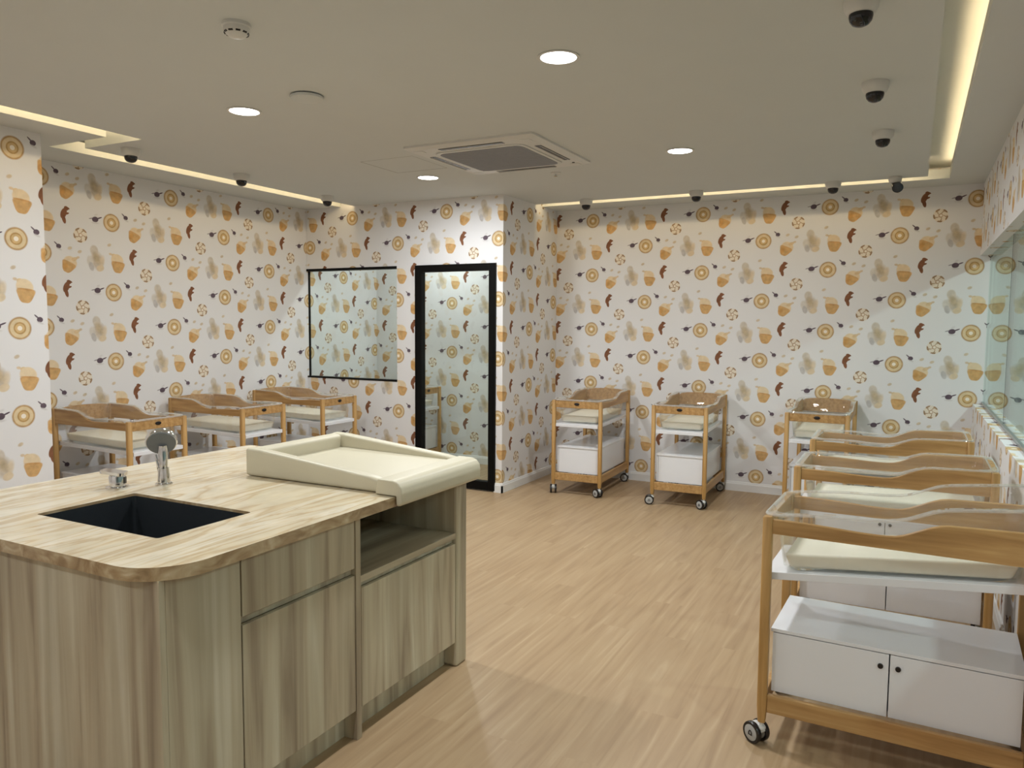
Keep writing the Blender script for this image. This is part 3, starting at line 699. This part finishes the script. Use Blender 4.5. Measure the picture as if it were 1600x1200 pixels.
CM = dict(side=mesh('side_panel', side_panel, smooth=True), head=mesh('head_panel', head_panel), foot=mesh('foot_panel', foot_panel), oval=mesh('grip_hole', oval, smooth=True),
          post_lo=mesh('post', post, .862, smooth=True), post_hi=mesh('post', post, .908, smooth=True),
          long_rail=mesh('long_rail', box, -.395, .395, -.010, .010, .130, .198, bev=.003), end_rail=mesh('end_rail', box, -.010, .010, -.205, .205, .130, .198, bev=.003),
          body=mesh('cabinet_body', cot_box), top=mesh('cabinet_top', box, -.394, .394, -.199, .199, .4270, .4400, bev=.0008),
          door=mesh('cabinet_door', box, -.1925, .1925, -.007, .007, -.111, .111, bev=.001),
          knob=mesh('door_knob', cyl, (0, 0, 0), (0, -1, 0), .0095, .0085, .006, 18),
          fork=mesh('caster', fork, smooth=True), tyre=mesh('tyre', tyre, smooth=True), hub=mesh('wheel_cap', hub, smooth=True), mark=mesh('maker_mark', heart))
def cot(x, y, rz, label, mlabel, doors=1, casters=(200, 150, 170, 20), group='wooden baby cots', ts=LEVEL):
    t = thing('baby_cot', label, 'baby cot', (x, y, 0), (0, 0, R(rz)), group)
    obj('side_panel', CM['side'], 'wood', t, (0, -.2225, 0)); obj('side_panel', CM['side'], 'wood', t, (0, .2225, 0))
    obj('head_panel', CM['head'], 'wood', t, (.4125, 0, 0))
    f = obj('foot_panel', CM['foot'], 'wood', t, (-.4125, 0, 0)); f2 = obj('grip_hole', CM['oval'], 'black_plastic', f, (-.0085, 0, .832)); f2['label'] = 'dark oval grip hole'
    k = 0
    for px in (-.4125, .4125):
        for py in (-.2225, .2225):
            obj('post', CM['post_lo' if px < 0 else 'post_hi'], 'wood_post', t, (px, py, 0))
            c = obj('caster', CM['fork'], 'white_plastic', t, (px, py, 0), (0, 0, R(casters[k]))); k += 1
            for sx in (-1, 1):
                obj('tyre', CM['tyre'], 'black_plastic', c, (sx*.021, -.024, .040)); obj('wheel_cap', CM['hub'], 'grey_plastic', c, (sx*.0215, -.024, .040))
            obj('maker_mark', CM['mark'], 'black_plastic', c, (-.0312, -.024, .040)); obj('maker_mark', CM['mark'], 'black_plastic', c, (.0324, -.024, .040))
    for py in (-.2225, .2225): obj('long_rail', CM['long_rail'], 'wood', t, (0, py, 0))
    for px in (-.4125, .4125): obj('end_rail', CM['end_rail'], 'wood', t, (px, 0, 0))
    obj('tray', ts['tray'], 'melamine', t); bs = obj('basin', ts['tub'], 'acrylic', t); bs['label'] = 'clear acrylic basin with wavy rim'; obj('basin_rim', ts['rim'], 'acrylic_edge', bs)
    rot = (0, 0, 0) if doors > 0 else (0, 0, math.pi)
    cab = obj('cabinet_body', CM['body'], 'melamine', t, (0, 0, 0), rot)
    obj('cabinet_top', CM['top'], 'melamine', t)
    for s in (-1, 1):
        d = obj('cabinet_door', CM['door'], 'melamine', t, (s*.1945, -.190*doors, .3125), rot)
        obj('door_knob', CM['knob'], 'black_plastic', d, (-s*.167*doors, -.0065, .066))
    mo = obj('mattress', ts['mattress'], 'mattress', None, (x, y, 0), (0, 0, R(rz)))
    tag(mo, mlabel, 'mattress', 'cream cot mattresses')
    return t
cot(-.018, 3.072, -1.8, 'nearest wooden baby cot at right with knobbed white cabinet doors facing the camera', 'thick cream mattress in the nearest cot at right', casters=(237, 200, 30, 150), ts=TILTED)
cot(-.062, 4.185, 0, 'second wooden baby cot of the right-hand row, behind the nearest', 'cream mattress in the second cot of the right-hand row', casters=(80, 200, 30, 150))
cot(-.10, 5.185, 0, 'third and farthest wooden baby cot of the right-hand row', 'cream mattress in the third cot of the right-hand row', casters=(80, 200, 30, 150))
cot(-2.665, 6.775, 92, 'wooden baby cot at the far wall nearest the glass door', 'cream mattress in the far-wall cot nearest the door', -1, casters=(150, 112, 190, 160))
cot(-1.735, 6.80, 91.5, 'middle wooden baby cot of the three at the far wall', 'cream mattress in the middle far-wall cot', -1, casters=(150, 193, 190, 160))
cot(-.640, 6.82, 90, 'wooden baby cot at the far wall by the right corner, mostly hidden below', 'cream mattress in the far-wall cot by the right corner', -1, casters=(20, 285, 190, 160))
cot(-5.12, 3.62, 180, 'wooden baby cot at left nearest the camera, behind the hand shower', 'cream mattress in the left cot behind the hand shower', casters=(20, 285, 190, 160))
cot(-5.10, 4.60, 180, 'middle wooden baby cot of the left wall row', 'cream mattress in the middle cot of the left row', casters=(20, 285, 190, 160))
cot(-5.07, 5.50, 180, 'wooden baby cot in the left corner under the square window', 'cream mattress in the cot under the square window', casters=(20, 285, 190, 160))
cot(-4.96, 6.80, 180, 'wooden baby cot partly seen through the glass door', 'cream mattress in the cot behind the glass door', casters=(20, 285, 190, 160))
